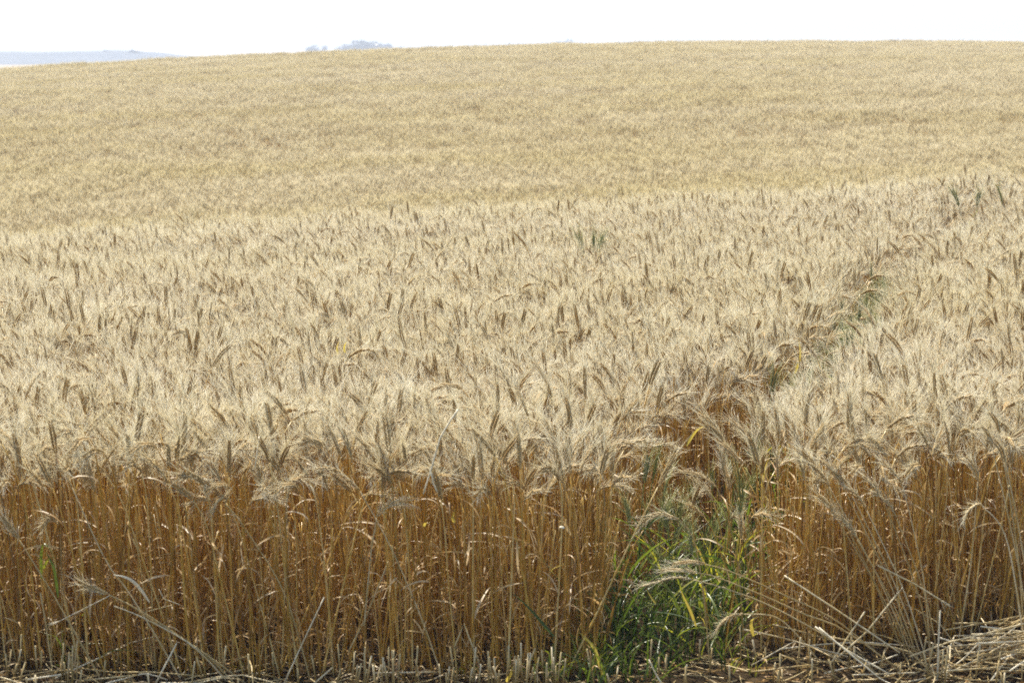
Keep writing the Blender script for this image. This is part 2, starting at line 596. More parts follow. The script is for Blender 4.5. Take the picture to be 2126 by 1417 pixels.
def plant_thing(name, pl, label, cat, group, loc, rz=0.0, s=1.0, tilt=(0, 0)):
    """A plant as a thing: an Empty at its foot > stem, ear (> awns), leaf, leaf. Meshes are cached on the variant."""
    root = link(name, None, None, loc)
    root.rotation_euler = (tilt[0], tilt[1], rz)
    root.scale = (s, s, s)
    root.empty_display_size = 0.05
    tag(root, label, cat, group)
    if not hasattr(pl, 'data'):
        pl.data = (pl.stem.mesh('stem'), pl.ear.mesh('ear') if pl.ear else None, pl.awns.mesh('awns') if pl.awns else None, [x.mesh('leaf') for x in pl.leaves])
    st, er, aw, lv = pl.data
    link('stem', st, root)
    if er:
        e = link('ear', er, root)
        link('awns', aw, e)
    for d in lv:
        link('leaf', d, root)
    return root


# ------------------------------------------------------------------ setting: ground, far land
def grid_mesh(name, xs, ys, fz, mat):
    X, Y = np.meshgrid(xs, ys)
    Z = fz(X, Y)
    V = np.stack([X, Y, Z], -1).reshape(-1, 3)
    nx, ny = len(xs), len(ys)
    F = [(j * nx + i, j * nx + i + 1, (j + 1) * nx + i + 1, (j + 1) * nx + i) for j in range(ny - 1) for i in range(nx - 1)]
    me = bpy.data.meshes.new(name)
    me.from_pydata(V.tolist(), [], F)
    me.materials.append(mat)
    me.polygons.foreach_set('use_smooth', [True] * len(F))
    return link(name, me)


def spaced(*segs):
    out = []
    for a, b, n in segs:
        out += list(np.linspace(a, b, n, endpoint=False))
    return out + [segs[-1][1]]


xs = spaced((-2600, -200, 24), (-200, -40, 16), (-40, -6, 34), (-6, 6, 96), (6, 40, 34), (40, 200, 16), (200, 2600, 24))
ys = spaced((-30, 4, 12), (4, 12, 64), (12, 40, 56), (40, 180, 70), (180, 600, 30), (600, 4200, 36))


def ground_rough(X, Y):
    return ground(X, Y) + 0.03 * (noise2(X * 6 + 90, Y * 6 + 40) - 0.5) * (Y < 12)


g = grid_mesh('ground', xs, ys, ground_rough, M['soil'])
g['kind'] = 'structure'


def ridge(name, px0, px1, d, depth, tops, mat):
    """A long low hill D metres away; TOPS: (photograph column, row of its skyline)."""
    n = 60
    cols = np.linspace(px0, px1, n)
    rows = np.interp(cols, [t[0] for t in tops], [t[1] for t in tops])
    X = (cols - 1063) / FPX * d
    ztop = np.array([at(c, r, d)[2] for c, r in zip(cols, rows)])
    ztop = ztop + 0.6 * (d / 1500) * (noise2(np.arange(n) * 0.9, np.full(n, d / 100.0)) - 0.5)
    V, F = [], []
    prof = ((-1, 0.0), (-0.6, 0.35), (-0.25, 0.85), (0, 1.0), (0.3, 0.85), (1, 0.0))
    for i in range(n):
        for (u, k) in prof:
            V.append((X[i], d + u * depth, -3.0 + (ztop[i] + 3.0) * k))
    m = len(prof)
    for i in range(n - 1):
        for j in range(m - 1):
            F.append((i * m + j, (i + 1) * m + j, (i + 1) * m + j + 1, i * m + j + 1))
    me = bpy.data.meshes.new(name)
    me.from_pydata(V, [], F)
    me.materials.append(mat)
    me.polygons.foreach_set('use_smooth', [True] * len(F))
    o = link(name, me)
    o['kind'] = 'structure'
    return o


ridge('hills', -700, 420, 900, 160, [(-700, 112), (0, 107), (120, 108), (260, 104.5), (330, 109), (420, 118)], M['far_green'])
ridge('hills', 150, 900, 2300, 300, [(150, 116), (290, 103), (360, 95), (430, 92.5), (500, 95.5), (570, 101), (700, 108), (900, 116)], M['far_field'])
ridge('hills', -900, 3100, 3400, 400, [(-900, 108), (0, 110), (1000, 108), (2000, 107), (3100, 104)], M['far_field'])

# ------------------------------------------------------------------ haze
hz = bpy.data.meshes.new('haze')
x0, x1, y0, y1, z0, z1 = -2700, 2700, -40, 4300, -9, 32
hz.from_pydata([(x0, y0, z0), (x1, y0, z0), (x1, y1, z0), (x0, y1, z0), (x0, y0, z1), (x1, y0, z1), (x1, y1, z1), (x0, y1, z1)], [],
               [(0, 3, 2, 1), (4, 5, 6, 7), (0, 1, 5, 4), (1, 2, 6, 5), (2, 3, 7, 6), (3, 0, 4, 7)])
hm = bpy.data.materials.new('haze')
hm.use_nodes = True
hnt = hm.node_tree
hnt.nodes.clear()
pv = hnt.nodes.new('ShaderNodeVolumePrincipled')
pv.inputs['Color'].default_value = (0.88, 0.92, 1.0, 1)
pv.inputs['Density'].default_value = 0.00085
pv.inputs['Anisotropy'].default_value = 0.1
ho = hnt.nodes.new('ShaderNodeOutputMaterial')
hnt.links.new(pv.outputs[0], ho.inputs['Volume'])
hz.materials.append(hm)
hzo = link('haze', hz)
hzo['kind'] = 'stuff'

# ------------------------------------------------------------------ distant trees
def make_tree(name, px, top, width_px, d, label, group=None, flat=0.0):
    x = (px - 1063) / FPX * d
    zg = float(ground(x, d))
    ztop = at(px, top, d)[2]
    H = ztop - zg
    Wd = width_px / FPX * d
    root = link(name, None, None, (x, d, zg))
    tag(root, label, 'tree', group)
    tr = MB()
    tr.tube([(0, 0, 0), (0.05 * Wd, 0, H * .3), (0, 0, H * .62)], [H * .045, H * .032, H * .015], 7, M['bark'], 0.5)
    for k in range(5):
        a = random.uniform(0, 6.28)
        tr.tube([(0, 0, H * .32), (math.cos(a) * Wd * .2, math.sin(a) * Wd * .2, H * .55), (math.cos(a) * Wd * .34, math.sin(a) * Wd * .34, H * .72)], [H * .02, H * .013, H * .005], 5, M['bark'], 0.4)
    link('trunk', tr.mesh('trunk'), root)
    cr = MB()
    lobes = [(random.uniform(-.34, .34) * Wd, random.uniform(-.3, .3) * Wd, H * random.uniform(.48, .78), random.uniform(.16, .3)) for _ in range(11)]
    for (lx, ly, lz, lr) in lobes:
        lz -= abs(lx) / Wd * H * .35 * (1 - flat)
        rx, rz = lr * Wd, min(lr * Wd * .9, H * .24)
        for k in range(120):
            v = unit(rng.normal(size=3)) * random.random() ** .35
            c = np.array([lx + v[0] * rx, ly + v[1] * rx, lz + v[2] * rz])
            if c[2] > H:
                continue
            a, b = unit(rng.normal(size=3)), unit(rng.normal(size=3))
            s = 0.045 * Wd * random.uniform(.6, 1.3)
            cr.add([c - a * s, c + b * s, c + a * s, c - b * s], [(0, 1, 2, 3)], M['tree'], random.random())
    link('crown', cr.mesh('crown'), root)
    return root


GT = 'far trees along the skyline'
for (px, top, w, d, lab, fl) in (
    (655, 90, 36, 1000, 'low bluish tree where the skyline clump begins, beside the thin tall tree', 0),
    (676, 82, 16, 1000, 'thin tall bluish tree beside the long rounded clump on the skyline', 0),
    (722, 88, 50, 1010, 'hazy tree at the low shoulder of the long rounded skyline clump', 0),
    (762, 82, 70, 1000, 'broadest hazy tree at the top of the long rounded skyline clump', .3),
    (800, 86, 48, 1020, 'hazy tree on the falling side of the long rounded skyline clump', 0),
    (835, 92, 30, 1000, 'small low tree ending the long rounded skyline clump', 0),
    (1060, 88.5, 40, 1100, 'low faint tree on the skyline, two trees before the flat-topped one', .5),
    (1105, 87, 40, 1100, 'low faint tree on the skyline next to the flat-topped one', .5),
    (1172, 80, 56, 1000, 'flat-topped pale tree standing alone above the field crest', .9),
    (1232, 84.5, 40, 1100, 'low hazy tree just past the flat-topped tree', .4),
    (1522, 83, 22, 420, 'tiny round bush top peeping over the bare crest', .3),
    (1926, 77.5, 34, 420, 'dark round bush top peeping over the highest part of the crest', .3),
    (1958, 82, 26, 430, 'small low bush beside the dark round bush on the crest', .3),
    (232, 103, 44, 880, 'low dark tree at the end of the far dark ridge', .3),
    (285, 103.5, 50, 880, 'low dark tree on the tapering end of the far dark ridge', .3),
):
    make_tree('tree', px, top, w, d, lab, GT, fl)

# ------------------------------------------------------------------ where the crop stands
def front(x):
    """The cut edge of the crop: nearest distance of standing wheat at X."""
    x = np.asarray(x, float)
    y = np.interp(x, [-6, -2.2, -1.6, -1.0, 0.0, 0.45, 0.85, 1.3, 1.75, 2.2, 6], [8.10, 7.90, 7.76, 7.71, 7.70, 7.74, 8.04, 8.04, 8.18, 8.34, 8.8])
    return y - 0.08 + 0.06 * (noise2(x * 3 + 20, x * 0 + 5.5) - 0.5) * 2


def gap_left(y):
    return np.interp(y, [7.5, 7.76, 8.37, 8.95, 9.41, 9.92, 10.5, 11.5, 14.94, 17.3, 20.5, 26], [0.35, 0.36, 0.44, 0.61, 0.82, 1.07, 1.38, 1.74, 2.66, 3.5, 4.75, 7.0])


def gap_width(y):
    return np.interp(y, [7.7, 8.4, 9.0, 9.4, 9.9, 10.5, 11.5, 20], [0.60, 0.62, 0.58, 0.55, 0.54, 0.54, 0.38, 0.36])


def taller(x, y):
    """The crop stands taller towards its open edge, most of all at the far corner."""
    e = np.clip(1 - (np.asarray(y, float) - 7.7) / 1.8, 0, 1)
    return 1 + e * (.07 + .06 * np.clip((-np.asarray(x, float) - .9) / .8, 0, 1) + .03 * np.clip((np.asarray(x, float) - 1.1) / .5, 0, 1))


def in_gap(x, y):
    u = (x - gap_left(y)) / gap_width(y)
    return (u > 0) & (u < 1)


# ------------------------------------------------------------------ plant variants
POST = ['upright'] * 7 + ['tilted'] * 9 + ['counter'] * 5 + ['nodding'] * 7
TONES = ['golden', 'russet', 'pale', 'golden']
variants = [make_wheat(p, TONES[i % 4]) for i, p in enumerate(POST)]
greens = [make_green(k, h) for k, h in (('eared', .66), ('eared', .74), ('eared', .58), ('leafy', .55), ('leafy', .45), ('leafy', .62), ('yellowing', .60), ('yellowing', .5))]

# ------------------------------------------------------------------ the crop as stuff: every plant behind the first rows
src = bpy.data.collections.new('crop_sources')
NSRC = 0


def add_source(mb):
    global NSRC
    o = bpy.data.objects.new('source_%03d' % NSRC, mb.mesh('wheat_source'))
    src.objects.link(o)
    NSRC += 1
    return NSRC - 1


idxA = [add_source(whole(v)) for v in variants]
def earless(v):
    mb = MB()
    for q_ in [v.stem, *v.leaves]:
        mb.merge(q_)
    return mb


idxT = [add_source(earless(v)) for v in variants]
idxG = [add_source(whole(v)) for v in greens]


def clump(n, size, lod, top):
    mb = MB()
    pool = [whole(make_wheat(random.choice(POST), random.choice(TONES), lod, top)) for _ in range(min(n, 14))]
    for k in range(n):
        w = pool[k % len(pool)]
        mb.merge(w, rotz(random.gauss(0, .5) if random.random() < .8 else random.uniform(0, 6.28), random.gauss(0, .05), random.gauss(0, .05), random.uniform(.88, 1.08),
                         (random.uniform(-.5, .5) * size, random.uniform(-.5, .5) * size, 0)))
    return mb


idxB = [add_source(clump(9, 0.19, 1, 0.30)) for _ in range(10)]
idxC = [add_source(clump(36, 0.40, 2, 0.45)) for _ in range(10)]

P, ROT, SC, ID = [], [], [], []


def scatter(ya, yb, density, marg, idx, jitter_rot, smin, smax_):
    area = 0
    n = int(density * (0.257 * (yb ** 2 - ya ** 2) + 2 * marg * (yb - ya)))
    y = np.sqrt(rng.random(n * 2) * (yb ** 2 - ya ** 2) + ya ** 2)
    y = np.where(rng.random(n * 2) < 0.15, rng.uniform(ya, yb, n * 2), y)[:n]
    x = rng.uniform(-1, 1, n) * (0.257 * y + marg)
    return x, y


def put(x, y, idx, rot_sd, s, tilt=0.045):
    n = len(x)
    P.append(np.stack([x, y, ground(x, y)], 1))
    rz = np.where(rng.random(n) < 0.85, rng.normal(0, rot_sd, n), rng.uniform(0, 6.28, n))
    ROT.append(np.stack([rng.normal(0, tilt, n), rng.normal(0, tilt, n) - 0.03, rz], 1))
    SC.append(s)
    ID.append(idx)


ROW = 0.22            # depth of the first rows that are built plant by plant
x, y = scatter(7.6, 23.5, 250, 2.6, idxA, .5, .9, 1.1)
keep = y > front(x) + ROW
gap = in_gap(x, y)
thin = gap & (rng.random(len(x)) > np.interp(y, [9.8, 10.8, 11.5, 14, 23], [0.0, 0.08, 0.4, 0.5, 0.7]))
k = keep & ~thin
x, y, gap = x[k], y[k], gap[k]
s = rng.uniform(0.86, 1.08, len(x)) * (0.945 + 0.12 * noise2(x * 1.1 + 7, y * 1.1)) * np.where(gap, rng.uniform(.60, .86, len(x)), 1) * taller(x, y)
tall = rng.random(len(x)) < 0.05
green_s = rng.uniform(.9, 1.15, len(x))
s = np.where(tall & ~gap, s * rng.uniform(1.05, 1.13, len(x)), s)
ia = rng.choice(idxA, len(x))
gr = gap & (y < 15.5) & (rng.random(len(x)) < 0.75)
ia = np.where(gr, rng.choice(idxG[:3], len(x)), ia)
s = np.where(gr, green_s, s)
put(x, y, ia, .5, s)
# shaded short tillers thicken the crop near its open edge
xt, yt = scatter(7.6, 9.6, 300, 1.2, idxA, .5, .9, 1.1)
kt = (yt > front(xt) + .03) & ~in_gap(xt, yt) & (yt < front(xt) + 1.3)
xt, yt = xt[kt], yt[kt]
put(xt, yt, rng.choice(idxT, len(xt)), .8, rng.uniform(.62, .92, len(xt)), .14)
x, y = scatter(23.5, 46, 36, 7, idxB, .5, .9, 1.1)
put(x, y, rng.choice(idxB, len(x)), .5, rng.uniform(.92, 1.08, len(x)) * (0.95 + 0.1 * noise2(x * .6, y * .6)))
x, y = scatter(46, 122, 9, 18, idxC, .5, .9, 1.1)
put(x, y, rng.choice(idxC, len(x)), .5, rng.uniform(.9, 1.1, len(x)) * (0.93 + 0.14 * noise2(x * .4, y * .4)))

P, ROT, SC, ID = np.concatenate(P), np.concatenate(ROT), np.concatenate(SC), np.concatenate(ID)
print('crop instances', len(P))


def instancer(name, P, ROT, SC, ID, coll):
    me = bpy.data.meshes.new(name)
    me.vertices.add(len(P))
    me.vertices.foreach_set('co', P.astype(np.float32).ravel())
    me.attributes.new('rot', 'FLOAT_VECTOR', 'POINT').data.foreach_set('vector', ROT.astype(np.float32).ravel())
    me.attributes.new('size', 'FLOAT', 'POINT').data.foreach_set('value', SC.astype(np.float32))
    me.attributes.new('pick', 'INT', 'POINT').data.foreach_set('value', ID.astype(np.int32))
    o = link(name, me)
    ng = bpy.data.node_groups.new(name + '_nodes', 'GeometryNodeTree')
    ng.interface.new_socket('Geometry', in_out='INPUT', socket_type='NodeSocketGeometry')
    ng.interface.new_socket('Geometry', in_out='OUTPUT', socket_type='NodeSocketGeometry')
    gi, go = ng.nodes.new('NodeGroupInput'), ng.nodes.new('NodeGroupOutput')
    ip = ng.nodes.new('GeometryNodeInstanceOnPoints')
    ci = ng.nodes.new('GeometryNodeCollectionInfo')
    ci.inputs['Collection'].default_value = coll
    ci.inputs['Separate Children'].default_value = True
    ci.inputs['Reset Children'].default_value = True
    L = ng.links.new

    def attr(n, t):
        a = ng.nodes.new('GeometryNodeInputNamedAttribute')
        a.data_type = t
        a.inputs['Name'].default_value = n
        return a.outputs['Attribute']
    e2r = ng.nodes.new('FunctionNodeEulerToRotation')
    L(attr('rot', 'FLOAT_VECTOR'), e2r.inputs[0])
    m2p = ng.nodes.new('GeometryNodeMeshToPoints')
    L(gi.outputs[0], m2p.inputs[0])
    L(m2p.outputs[0], ip.inputs['Points'])
    L(ci.outputs[0], ip.inputs['Instance'])
    ip.inputs['Pick Instance'].default_value = True
    L(attr('pick', 'INT'), ip.inputs['Instance Index'])
    L(e2r.outputs[0], ip.inputs['Rotation'])
    L(attr('size', 'FLOAT'), ip.inputs['Scale'])
    L(ip.outputs[0], go.inputs[0])
    mod = o.modifiers.new('crop', 'NODES')
    mod.node_group = ng
    return o


crop = instancer('wheat', P, ROT, SC, ID, src)
crop['kind'] = 'stuff'
crop['label'] = 'ripe bearded wheat covering the field and the hill behind'

# ------------------------------------------------------------------ first rows of the crop, plant by plant
REGIONS = [(-3.4, 'at the far end of the cut edge, behind the green-leaved weed'),
           (-1.52, 'behind the crossing bundle of leaning stalks'),
           (-0.98, 'between the leaning stalk bundle and the white propped straw'),
           (-0.55, 'between the white propped straw and the forked hanging straw'),
           (-0.18, 'under the forked hanging straw'),
           (0.12, 'just before the dark green strip'),
           (0.62, 'on the far bank of the green strip'),
           (1.25, 'behind the fanned leaning sheaf'),
           (1.72, 'behind the fallen straw heap')]
POSTURE_WORDS = {'upright': 'upright ear', 'tilted': 'ear tilted away from the green strip', 'counter': 'ear tilted the other way', 'nodding': 'nodding ear'}


def region(x):
    r = REGIONS[0][1]
    for x0_, name in REGIONS:
        if x >= x0_:
            r = name
    return r


n_ind = 0
xs_ = []
tries = 0
while n_ind < 245 and tries < 5000:
    tries += 1
    X = random.uniform(-2.32, 2.42)
    Y = float(front(X)) + random.random() ** 1.8 * ROW
    if bool(in_gap(np.array(X), np.array(Y))):
        continue
    if any((X - a) ** 2 + (Y - b) ** 2 < 0.018 ** 2 for a, b in xs_):
        continue
    xs_.append((X, Y))
    v = random.choice(variants)
    hn = .95 + .1 * float(noise2(np.array(X * 2.2 + 3), np.array(1.7)))
    sc = random.choice([random.uniform(.90, .97), random.uniform(.99, 1.08)])
    lab = '%s %s wheat stalk, %s, %s' % ('short' if sc < .98 else 'tall', v.tone, POSTURE_WORDS[v.posture], region(X))
    w_ = lab.split()
    if len(w_) > 16:
        lab = ' '.join(w_[:16])
    plant_thing('wheat_plant', v, lab, 'wheat', 'ripe wheat along the cut edge, ' + region(X), (X, Y, float(ground(X, Y)) - .005), random.gauss(0, .35), sc * hn * float(taller(X, Y)),
                (random.gauss(0, .06), random.gauss(0, random.choice((.05, .16))) - .02))
    n_ind += 1

for k in range(10):
    Y = random.uniform(7.85, 8.5)
    X = float(gap_left(Y)) + random.uniform(.72, 1.0) * float(gap_width(Y))
    v = random.choice(variants)
    plant_thing('wheat_plant', v, '%s ripe wheat stalk with %s among the green blades of the strip' % (v.tone, {'upright': 'upright ear', 'tilted': 'tilted ear', 'counter': 'back-tilted ear', 'nodding': 'nodding ear'}[v.posture]),
                'wheat', 'ripe stalks among the green strip', (X, Y, float(ground(X, Y))), random.gauss(0, .5), random.uniform(.7, .95), (random.gauss(0, .1), random.gauss(0, .12)))

# ------------------------------------------------------------------ green strip: unripe plants in the gap
GZ = [(7.0, 'at the mouth of the gap'), (7.95, 'in the middle of the gap'), (8.5, 'deep in the gap'), (9.6, 'in the upper gap hollow')]
GW = {'eared': 'green wheat with bearded ear', 'leafy': 'earless leafy green wheat', 'yellowing': 'green wheat with yellowed blades'}


def green_at(X, Y, sc, pick=None):
    u = (X - float(gap_left(Y))) / float(gap_width(Y))
    v = random.choice(pick or (greens[:6] if u < .5 else greens[:3] + greens[3:7]))
    z = [n for y_, n in GZ if Y >= y_][-1]
    u = (X - float(gap_left(Y))) / float(gap_width(Y))
    side = 'against the shaded bank' if u < .35 else 'along the sunny bank' if u > .7 else 'in mid strip'
    lab = '%s, %s %s' % (GW[v.posture], side, z)
    plant_thing('green_wheat_plant', v, lab, 'wheat', 'unripe wheat ' + z + ' ' + side, (X, Y, float(ground(X, Y)) - .01), random.uniform(0, 6.28), sc,
                (random.gauss(0, .09), random.gauss(0, .09)))


for k in range(60):
    Y = random.uniform(7.74, 8.5)
    X = float(gap_left(Y)) + random.uniform(0.05, 0.98) * float(gap_width(Y))
    green_at(X, Y, random.uniform(.7, 1.12))
for k in range(34):
    Y = random.uniform(8.4, 10.0)
    X = float(gap_left(Y)) + random.uniform(0.5, 1.0) * float(gap_width(Y))
    green_at(X, Y, random.uniform(.82, 1.06) if Y < 9 else random.uniform(.7, .95), greens[:3] + greens[4:7])
for k in range(22):
    Y = random.uniform(10.0, 11.4)
    X = float(gap_left(Y)) + random.uniform(0.1, 1.0) * float(gap_width(Y))
    green_at(X, Y, random.uniform(1.0, 1.2), greens[:3] + greens[6:])
for k in range(44):
    Y = random.uniform(11.0, 15.0)
    X = float(gap_left(Y)) + random.uniform(.35, 1.0) * float(gap_width(Y))
    v = greens[k % 3]
    z = 'lower' if Y < 12.4 else 'middle' if Y < 13.8 else 'far'
    plant_thing('green_wheat_plant', v, 'yellow-green bearded ear growing in the %s stretch of the wheel track' % z, 'wheat', 'unripe ears in the wheel track, ' + z + ' stretch', (X, Y, float(ground(X, Y))),
                random.uniform(0, 6.28), random.uniform(1.0, 1.2), (random.gauss(0, .06), random.gauss(0, .06)))
# green ears standing out of the ripe crop
for (px, py, d, n, lab) in ((1218, 498, 16.5, 3, 'three-eared'), (2018, 402, 19.5, 2, 'two-eared'), (2098, 392, 19.5, 1, 'single')):
    for j in range(n):
        q = at(px + 9 * j, py, d)
        v = greens[j % 3]
        zg = float(ground(q[0], d))
        h = (.66, .74, .58)[j % 3]
        word = {1218: 'alone in the middle of the ripe ears', 2018: 'standing above the ripe ears where the rise ends', 2098: 'highest of all against the hill behind'}[px]
        plant_thing('green_wheat_plant', v, '%s green ear of wheat %s' % (('upright', 'tall tilted', 'short bowed')[j], word), 'wheat', 'green ears ' + word, (q[0], d, zg),
                    random.uniform(-1, 1), (q[2] + .04 - zg) / h * random.uniform(.97, 1.05), (0, random.uniform(-.1, .05)))


# ------------------------------------------------------------------ stalks, straws and leaves that stand out, one by one
def smooth(pts, n):
    pts = np.asarray(pts, float)
    m = len(pts)
    out = []
    t = np.linspace(0, m - 1, n)
    for q in t:
        i = min(int(q), m - 2)
        f = q - i
        p0, p1, p2, p3 = pts[max(i - 1, 0)], pts[i], pts[i + 1], pts[min(i + 2, m - 1)]
        out.append(0.5 * (2 * p1 + (p2 - p0) * f + (2 * p0 - 5 * p1 + 4 * p2 - p3) * f * f + (3 * p1 - p0 - 3 * p2 + p3) * f ** 3))
    return np.array(out)


def centred(pts):
    o = np.array(pts[0], float)
    return o, np.asarray(pts, float) - o


def hero_stalk(label, stem_px, ear_px, d0, d1, tint=.6, leaf=None, group=None, pale=.7):
    """A whole stalk: STEM_PX pixels from foot to neck at distances d0..d1, EAR_PX the ear from neck to tip."""
    n = len(stem_px)
    pts = [at(a, b, d0 + (d1 - d0) * i / max(n - 1, 1)) for i, (a, b) in enumerate(stem_px)]
    if ear_px:
        ear = [pts[-1]] + [at(a, b, d1 - .01 * (i + 1)) for i, (a, b) in enumerate(ear_px)]
    o, st = centred(smooth(pts, 14))
    root = link('wheat_plant', None, None, o)
    tag(root, label, 'wheat', group)
    link('stem', stem_mb(st, .0036, .0021, tint * .8, M['straw'], 6).mesh('stem'), root)
    if ear_px:
        e, a = ear_mbs(smooth(ear, 8) - o, pale, RIPE, 0, fat=1.0, awn_len=.07, per=2)
        eo = link('ear', e.mesh('ear'), root)
        link('awns', a.mesh('awns'), eo)
    for q in (leaf or ()):
        link('leaf', dry_leaf_mb(st[int(q * 13)], None, .8, M['leaf'], L=.14, w=.010, droop=2.6, n=10).mesh('leaf'), root)
    return root


H = hero_stalk
H('bearded stalk leaning across the far corner, pale ear at its tip', [(212, 1414), (120, 1250), (40, 1120)], [(16, 1088), (2, 1070)], 7.62, 7.55, .75)
H('long stalk leaning from a bowed ear down through the green-leaved weed', [(384, 1425), (330, 1330), (268, 1230), (218, 1160), (150, 1012)], [(130, 975), (100, 957), (80, 950)], 7.66, 7.6, .75, (.5,))
H('topmost stalk of the crossing bundle, small grey ear at its end', [(512, 1420), (440, 1366), (300, 1272), (226, 1234)], [(196, 1222), (168, 1210)], 7.62, 7.5, .8)
H('thin earless stalk lowest in the crossing bundle', [(470, 1412), (400, 1340), (300, 1283), (236, 1257)], None, 7.6, 7.5, .7)
H('yellow-brown stalk lying in the middle of the crossing bundle', [(500, 1432), (420, 1352), (330, 1296), (262, 1250)], None, 7.6, 7.53, .55)
H('long slanting stalk with a hooked ear above the crossing bundle', [(648, 1425), (590, 1230), (500, 1085), (468, 1046)], [(470, 1028), (452, 1040), (440, 1062)], 7.66, 7.6, .8)
H('tall slanting stalk whose grey ear droops over the cut edge at mid length', [(915, 1396), (870, 1270), (809, 1131), (748, 1020)], [(718, 990), (690, 972), (655, 972)], 7.66, 7.6, .75)
H('pale ear hanging level over the stems beside the forked straw', [(756, 1300), (770, 1150), (782, 1075)], [(800, 1052), (826, 1043), (848, 1042)], 7.66, 7.6, .6, pale=.95)
H('pale grey ear nodding over the darkest green leaves', [(1475, 1395), (1460, 1230), (1440, 1120), (1412, 1080)], [(1374, 1066), (1348, 1074), (1326, 1094)], 7.72, 7.62, .6, pale=.95)
H('brown bearded ear bowing over the upper end of the green strip', [(1545, 1360), (1530, 1160), (1490, 1015)], [(1465, 992), (1435, 982), (1406, 978)], 7.95, 7.8, .5, pale=.5)
H('lowest of three fallen ears pointing into the green strip', [(1830, 1405), (1741, 1336), (1610, 1262), (1510, 1222), (1440, 1203)], [(1400, 1198), (1362, 1208), (1328, 1218)], 7.68, 7.55, .75, pale=.95)
H('middle of three fallen ears pointing into the green strip', [(1880, 1398), (1750, 1306), (1670, 1274), (1590, 1238), (1490, 1198), (1450, 1189)], [(1425, 1184), (1396, 1182), (1372, 1184)], 7.72, 7.58, .75, pale=.85)
H('topmost of three fallen ears pointing into the green strip', [(1850, 1380), (1740, 1290), (1640, 1240), (1518, 1186), (1466, 1171)], [(1440, 1166), (1415, 1168), (1395, 1172)], 7.76, 7.62, .75, pale=.75)
H('small drooping ear low among the yellow blades of the sunny bank', [(1700, 1370), (1620, 1285), (1545, 1274)], [(1520, 1278), (1500, 1292), (1485, 1310)], 7.76, 7.66, .7, pale=.8)
H('stiff pale ear curling over at the corner of the heap side', [(2126, 1330), (2090, 1120), (2040, 1050)], [(2030, 1046), (2012, 1058), (2000, 1080)], 7.8, 7.75, .7, pale=.9)
H('twin-bent grey ear hanging from the field edge above the weed', [(130, 1380), (128, 1200), (124, 1092)], [(112, 1074), (98, 1080), (84, 1098)], 7.75, 7.68, .6, pale=.8)
H('ear arching over like a hook at the near end of the field edge', [(420, 1370), (392, 1100), (372, 1010)], [(380, 992), (400, 988), (425, 1000)], 7.72, 7.66, .6, pale=.85)
# fanned sheaf by the heap
for k, (bx, tx, ty) in enumerate(((1885, 1700, 985), (1900, 1722, 1010), (1910, 1748, 1005), (1918, 1770, 1030), (1926, 1800, 1060), (1940, 1835, 1040), (1950, 1862, 1075), (1895, 1740, 1080), (1905, 1780, 1120), (1932, 1875, 1010))):
    tn = random.uniform(.45, .9)
    mx_ = (bx + tx) / 2 + 14
    H('%s stalk %s of the fanned leaning sheaf' % (('russet' if tn < .6 else 'golden' if tn < .75 else 'pale'), ('lowest', 'second', 'third', 'fourth', 'fifth', 'sixth', 'seventh', 'short inner', 'short middle', 'steepest')[k]),
      [(bx, 1378), (mx_, (1378 + ty) / 2 + 8), (tx, ty)], [(tx - 12, ty - 22), (tx - 28, ty - 40), (tx - 46, ty - 52)], 7.9, 7.82, tn)
for k, (bx, by, tx, ty) in enumerate(((2140, 1330, 2060, 930), (2128, 1340, 2085, 960), (2150, 1330, 2075, 900), (1990, 1330, 2030, 1000))):
    H('%s slanting stalk rising behind the straw heap' % ('thick golden', 'thin golden', 'long pale', 'back-leaning')[k], [(bx, by), ((bx + tx) / 2 + 6, (by + ty) / 2), (tx, ty)], [(tx - 6, ty - 25), (tx - 20, ty - 45)], 7.95, 7.9, .8)


def straw_thing(name, label, px_pts, d0, d1, r=.0036, tint=.7, fray=0, cat='straw', group=None):
    n = len(px_pts)
    pts = [at(a, b, d0 + (d1 - d0) * i / max(n - 1, 1)) for i, (a, b) in enumerate(px_pts)]
    o, q = centred(pts)
    mb = MB()
    q = np.concatenate([np.linspace(q[i], q[i + 1], 4)[(1 if i else 0):] for i in range(n - 1)])
    rr = np.full(len(q), r) * np.linspace(1.05, .85, len(q))
    mb.tube(q, rr, 6, M['straw'], tint + np.array([-.25 if (i % 4 == 3) else 0 for i in range(len(q))]))
    for k in range(fray):
        d = unit(q[-1] - q[-2])
        e = q[-1] + unit(d + rng.normal(size=3) * .35) * random.uniform(.02, .05)
        mb.tube([q[-1] - d * .01, (q[-1] + e) / 2 + rng.normal(size=3) * .003, e], [r * .5, r * .45, r * .25], 4, M['straw'], tint + .15)
    ob = link(name, mb.mesh(name), None, o)
    tag(ob, label, cat, group)
    return ob


S = lambda lab, pts, d0, d1, **k: straw_thing('straw', lab, pts, d0, d1, **k)
S('white broken straw propped upright against the stems', [(590, 1417), (630, 1330), (673, 1239)], 7.55, 7.6, tint=1.0, r=.0030)
S('short white straw stuck upright by the crossing bundle', [(322, 1420), (367, 1334)], 7.5, 7.52, tint=1.05)
S('short white straw lying slanted under the propped one', [(650, 1420), (691, 1384)], 7.5, 7.5, tint=1.05)
S('thin white straw lying flat across the first stubble', [(56, 1410), (127, 1399)], 7.5, 7.5, tint=1.0)
S('long thin straw lying level behind the first stubble', [(178, 1411), (286, 1400)], 7.55, 7.55, tint=.7)
S('long pale straw lying level before the green weed tuft', [(774, 1396), (901, 1394)], 7.6, 7.62, tint=.75)
S('thin straw with a frayed end sloping behind the green-leaved weed', [(229, 1235), (170, 1265), (118, 1291)], 7.6, 7.58, tint=.75, r=.0018, fray=6)
